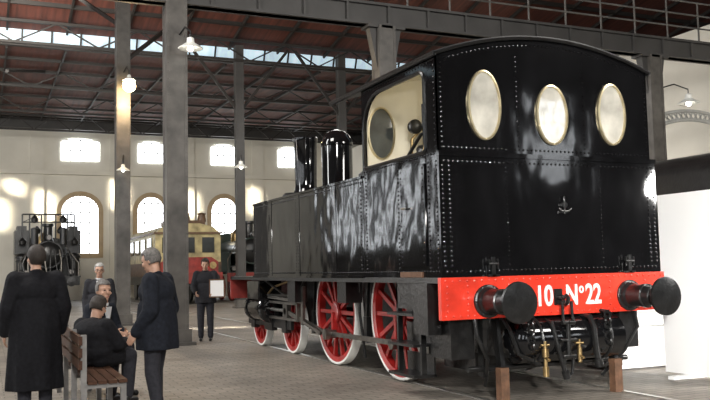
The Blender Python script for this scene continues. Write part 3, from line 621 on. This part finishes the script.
def person(base,label,rot,h,hair,top,bottom,pose={},hem=None,headrot=(0,0),glasses=False,shirt=None,vox=.009,hairlen=0,bald=False,wide=1.0,flare=.04,curl=.5):
    E=thing("person",base,label,"person",rot,local=True); s=h/1.75
    J={k:Vector(v) for k,v in {**STAND,**pose}.items()}
    hb=J['neck']+Vector((0,-.005,.04))
    HM=Matrix.Translation(hb)@Matrix.Rotation(headrot[1],4,'Z')@Matrix.Rotation(headrot[0],4,'X')
    hd=MB(); hd.sph((0,.005,.14),(.074,.094,.1),20,14); hd.sph((0,-.03,.075),(.052,.058,.06),16,10); hd.sph((0,-.02,.11),(.066,.07,.07),16,10)
    hd.cap((0,-.085,.14),.008,(0,-.106,.105),.0135); hd.sph((0,-.078,.062),(.026,.018,.012)); hd.cap((-.035,-.078,.158),.011,(.035,-.078,.158),.011)
    hd.sph((0,-.075,.03),(.02,.018,.016))
    for sx in(-1,1): hd.sph((sx*.075,.012,.115),(.012,.02,.032)); hd.sph((sx*.04,-.068,.1),(.022,.02,.02))
    B_=MB(); B_.merge(hd,HM)
    B_.cap(J['neck']-Vector((0,0,.05)),.06,hb+Vector((0,0,.05)),.05)
    ch,pe=J['chest'],J['pel']
    B_.sph(ch,(.165,.11,.17)); B_.sph(pe,(.155,.11,.13)); B_.sph(lerp(ch,pe,.5),(.14,.1,.16)); B_.cap(J['shl'],.055,J['shr'],.055)
    for q,sd in(('l',-1),('r',1)):
        B_.cap(J['sh'+q],.052,J['el'+q],.04); B_.cap(J['el'+q],.04,J['wr'+q],.027); hand(B_,J['wr'+q],J['el'+q],sd,curl)
        B_.cap(J['hi'+q],.085,J['kn'+q],.056); B_.cap(J['kn'+q],.056,J['an'+q],.036)
        a=J['an'+q]; B_.cap(a+Vector((0,.02,-.035)),.035,a+Vector((0,-.13,-.05)),.025)
    def S(mb): mb.v=[v*s for v in mb.v]; return mb
    remesh(S(B_),"body",SKIN,E,vox,2)
    hm=MB(); sp=MB().sph((0,.014,.15),(.083,.099,.105),40,26); fs=[]
    for fc in sp.f:
        c=sum((sp.v[i] for i in fc),Vector())/len(fc)
        front=c.y<-.02 and c.z<.2; low=c.z<(.08-hairlen); side=c.y<.0 and c.z<.13
        if front or low or side or (bald and c.z>.19): continue
        fs.append(fc)
    used=sorted({i for f_ in fs for i in f_}); mp={u:i for i,u in enumerate(used)}; hm.v=[HM@(sp.v[u]+Vector((random.uniform(-1,1),random.uniform(-1,1),random.uniform(-1,1)))*.0025) for u in used]; hm.f=[tuple(mp[i] for i in f_) for f_ in fs]
    ho=obj(S(hm),"hair",hair,E); sm=ho.modifiers.new("t",'SOLIDIFY'); sm.thickness=.014; sm.offset=-.3
    for sx in(-1,1):
        e=MB().sph((sx*.031,-.078,.135),(.013,.01,.008),10,8); e.v=[HM@v for v in e.v]; obj(S(e),"eye",EYE,E)
    e=MB().sph((0,-.094,.062),(.022,.006,.006),12,6); e.v=[HM@v for v in e.v]; obj(S(e),"mouth",LIP,E)
    if glasses:
        g=MB()
        for sx in(-1,1): g.torus((sx*.033,-.098,.133),.022,.003,(0,1,0),16,5); g.tube([(sx*.055,-.095,.137),(sx*.078,-.02,.135),(sx*.08,.02,.125)],.003,5)
        g.tube([(-.012,-.1,.137),(.012,-.1,.137)],.003,5); g.v=[HM@v for v in g.v]; obj(S(g),"glasses",BLK2,E)
    t=MB(); t.sph(pe,(.175,.13,.13))
    for q in 'lr':
        t.cap(J['hi'+q],.1,J['kn'+q],.078); t.cap(J['kn'+q],.078,lerp(J['kn'+q],J['an'+q],.93),.062)
    remesh(S(t),"trousers",bottom,E,.014)
    c=MB(); W=wide; c.sph(ch,(.195*W,.145*W,.17)); c.sph(lerp(ch,pe,.5),(.185*W,.145*W,.19)); c.sph(pe+Vector((0,0,.04)),(.19*W,.15*W,.14)); c.cap(J['shl']+Vector((0,0,-.01)),.07*W,J['shr']+Vector((0,0,-.01)),.07*W)
    c.cap(J['neck']+Vector((0,.012,-.05)),.085,J['neck']+Vector((0,.015,-.005)),.068)
    for q in 'lr': c.cap(J['sh'+q],.074*W,J['el'+q],.066*W); c.cap(J['el'+q],.066*W,lerp(J['el'+q],J['wr'+q],.96),.05*W)
    if hem is not None:
        def ring(z,rx,ry,cx,cy,k=.03): return [(cx+rx*math.cos(2*pi*i/36)*(1+k*math.cos(7*2*pi*i/36)),cy+ry*math.sin(2*pi*i/36)*(1+k*math.cos(7*2*pi*i/36)),z) for i in range(36)]
        n0=pe.z+.22; c.rings([ring(hem,W*(.195+(.96-hem)*flare),W*(.15+(.96-hem)*flare),pe.x,pe.y+.01,.06),ring(pe.z,.2*W,.16*W,pe.x,pe.y),ring(n0,.185*W,.14*W,lerp(pe,ch,.6).x,lerp(pe,ch,.6).y)])
    elif pe.z<.8:
        for q in 'lr': c.cap(J['hi'+q],.125,lerp(J['hi'+q],J['kn'+q],.55),.11)
    remesh(S(c),"coat" if hem is not None and hem<.6 else "jacket",top,E,.013,2)
    cl=MB(); nk=J['neck']
    cl.lathe([(.062,-.02),(.066,.03),(.06,.035),(.055,-.02)],nk+Vector((0,.006,-.0)),(0,-.15,1),20,cap=False)
    obj(S(cl),"collar",shirt or top,E)
    if shirt: obj(S(MB().prism([(-.05,nk.z-.02),(.05,nk.z-.02),(.0,nk.z-.24)],'y',ch.y-.165,ch.y-.12)),"shirt_front",shirt,E)
    for q in 'lr':
        a=J['an'+q]; sh=MB(); sh.cap(a+Vector((0,.03,-.04)),.042,a+Vector((0,-.13,-.048)),.034); sh.cap(a+Vector((0,.02,.0)),.046,a+Vector((0,.02,-.04)),.044)
        sh.v=[Vector((v.x,v.y,max(v.z,.0))) for v in sh.v]; remesh(S(sh),"shoe",SHOE,E,.009)
    return E,s
SIT=dict(pel=(0,0,.6),chest=(0,-.12,.9),neck=(0,-.2,1.03),shl=(-.175,-.16,.99),shr=(.175,-.16,.99),ell=(-.23,-.22,.74),elr=(.23,-.22,.74),wrl=(-.1,-.42,.71),wrr=(.1,-.42,.71),
 hil=(-.09,-.02,.57),hir=(.09,-.02,.57),knl=(-.13,-.45,.55),knr=(.13,-.45,.55),anl=(-.12,-.42,.08),anr=(.14,-.42,.08))
SITB=dict(SIT,chest=(0,.0,.82),neck=(0,-.04,.95),shl=(-.18,-.02,.9),shr=(.18,-.02,.9),ell=(-.24,-.14,.7),elr=(.24,-.14,.7),wrl=(-.12,-.36,.7),wrr=(.1,-.36,.7))
person((-5.17,1.55,0),"man in a long black overcoat standing with his back turned",pi+.15,1.71,HAIRD,COATB,GREYT,
  pose=dict(shl=(-.2,.01,1.41),shr=(.2,.01,1.41),wrl=(-.27,-.1,.88),wrr=(.27,-.1,.88),ell=(-.27,.03,1.12),elr=(.27,.03,1.12)),hem=.32,headrot=(0,.25),hairlen=.02,wide=1.2,flare=.05)
person((-4.1,.95,0),"grey-haired man in dark jacket standing, looking down at seated men",-pi/2-.6,1.66,HAIRG,COATN,GREYT,
  pose=dict(neck=(0,-.02,1.46),ell=(-.26,.05,1.12),elr=(.26,.05,1.12),wrl=(-.24,-.14,.92),wrr=(.24,-.12,.9),anl=(-.13,-.06,.08),anr=(.13,.08,.08),knl=(-.12,-.07,.5),knr=(.12,0,.5)),hem=.72,headrot=(.35,-.1),wide=1.25)
person((-4.58,2.0,0),"man in dark coat slumped low on the bench, turned away",pi/2+.65,1.68,HAIRD,COATB,GREYT,pose=SITB,headrot=(.4,.1),wide=1.3)
person((-4.5,3.05,0),"man in dark jacket and white shirt sitting on the bench",pi/2-.8,1.78,HAIRG,COATN,GREYT,pose=SIT,headrot=(.05,-.4),shirt=SHIRT)
person((-3.95,6.6,0),"elderly man with glasses and white shirt standing in dark suit",-.15,1.58,HAIRW,SUIT,SUIT,hem=.8,shirt=SHIRT,glasses=True,headrot=(.1,0),vox=.01)
person((-1.5,9.6,0),"man in grey jacket standing and holding a framed sheet",-.3,1.68,HAIRD,SUIT,GREYT,pose=dict(ell=(-.24,-.08,1.13),elr=(.24,-.08,1.13),wrl=(-.18,-.32,1.02),wrr=(.18,-.32,1.02)),hem=.8,headrot=(.3,0),vox=.01,wide=1.1)
sh=thing("framed_sheet",(-1.38,9.13,1.05),"thin white framed sheet held by the man beside the column","sheet",-.3,local=True)
obj(MB().box(-.13,.13,-.006,.006,-.14,.18),"sheet",BOARD,sh)
b=MB().box(-.155,.155,-.012,.01,.175,.2); b.box(-.155,.155,-.012,.01,-.165,-.14); b.box(-.155,-.13,-.012,.01,-.14,.18); b.box(.13,.155,-.012,.01,-.14,.18); obj(b,"frame",RUST,sh)
Bn=thing("wooden_bench",(-4.6,2.1,0),"brown slatted wooden bench with backrest on iron legs","bench")
for k in range(4): obj(MB().box(-4.76+k*.09,-4.68+k*.09,.75,3.6,.41,.44),"seat_slat",WOOD,Bn)
for k in range(3): obj(MB().box(-4.84,-4.81,.75,3.6,.55+k*.11,.63+k*.11),"backrest_slat",WOOD,Bn)
for y in(.8,1.7,2.6,3.5):
    b=MB().bar((-4.79,y,0),(-4.795,y,.86),.05,.05); b.bar((-4.44,y,0),(-4.44,y,.41),.05,.05); b.box(-4.8,-4.42,y-.02,y+.02,.37,.41); obj(b,"leg",LEG,Bn)
# ---------------------------------------------------------------- lights
def area(loc,tgt,size,power,col=(1,1,1),sy=None,spread=None):
    l=bpy.data.lights.new("area_light",'AREA'); l.energy=power; l.size=size; l.color=col
    if sy: l.shape='RECTANGLE'; l.size_y=sy
    if spread: l.spread=spread
    o=bpy.data.objects.new("area_light",l); COL.objects.link(o); o.location=loc
    o.rotation_euler=(Vector(tgt)-Vector(loc)).to_track_quat('-Z','Y').to_euler(); return o
area((-7,-12,7),(0,3,1.5),2.0,1250,(1,.98,.95))
area((-12,8,8.5),(0,8,0),1.6,850,(.98,.98,.97),8)
area((-6,18,8.6),(2,40,5),4,1200,(1,.95,.86))
area((6,16,8.2),(6,16,0),6,650,(1,.97,.92))
area((-6,3,9),(-3,6,0),3,600,(1,.96,.9))
area((-13,16,1.2),(2,22,12),4,800,(1,.93,.86))
area((6,-6,8),(9,8,5.5),3,1000,(1,.96,.9))
area((-5.4,-7.6,2.4),(.5,1,1.6),.2,110,(1,.98,.95))
area((-4.5,-7.4,2.4),(2.2,.1,1.0),.3,80,(1,.98,.95),spread=math.radians(50))
area((4.2,-2.6,2.6),(2.4,1.6,.5),.4,60,(1,.98,.95),spread=math.radians(70))
for x,z,w in((-4.2,6.4,.4),(-5.0,4.6,.5),(-2.6,5.0,.3),(1.2,5.6,.35),(5.2,5.2,.35),(9.0,5.4,.35)):
    area((x-9,WY-7,z+3.2),(x,WY,z),w,18,(1,.9,.7),1.4,math.radians(4))
area((-7.3,15.2,7.5),(-.3,13.2,0),.4,10,(1,.93,.8),1.0,math.radians(4))
l=bpy.data.lights.new("cab_fill",'POINT'); l.energy=9; l.color=(1,.95,.85); l.shadow_soft_size=.15  # added fill that brightens the cream lining; no lamp is fitted in the cab
lo=bpy.data.objects.new("cab_fill",l); COL.objects.link(lo); lo.location=(-.2,.6,3.45)
w=bpy.data.worlds.new("world"); bpy.context.scene.world=w; w.use_nodes=True
bg=w.node_tree.nodes["Background"]; bg.inputs[0].default_value=(.9,.95,1,1); bg.inputs[1].default_value=.12
bpy.context.scene.view_settings.view_transform='Standard'
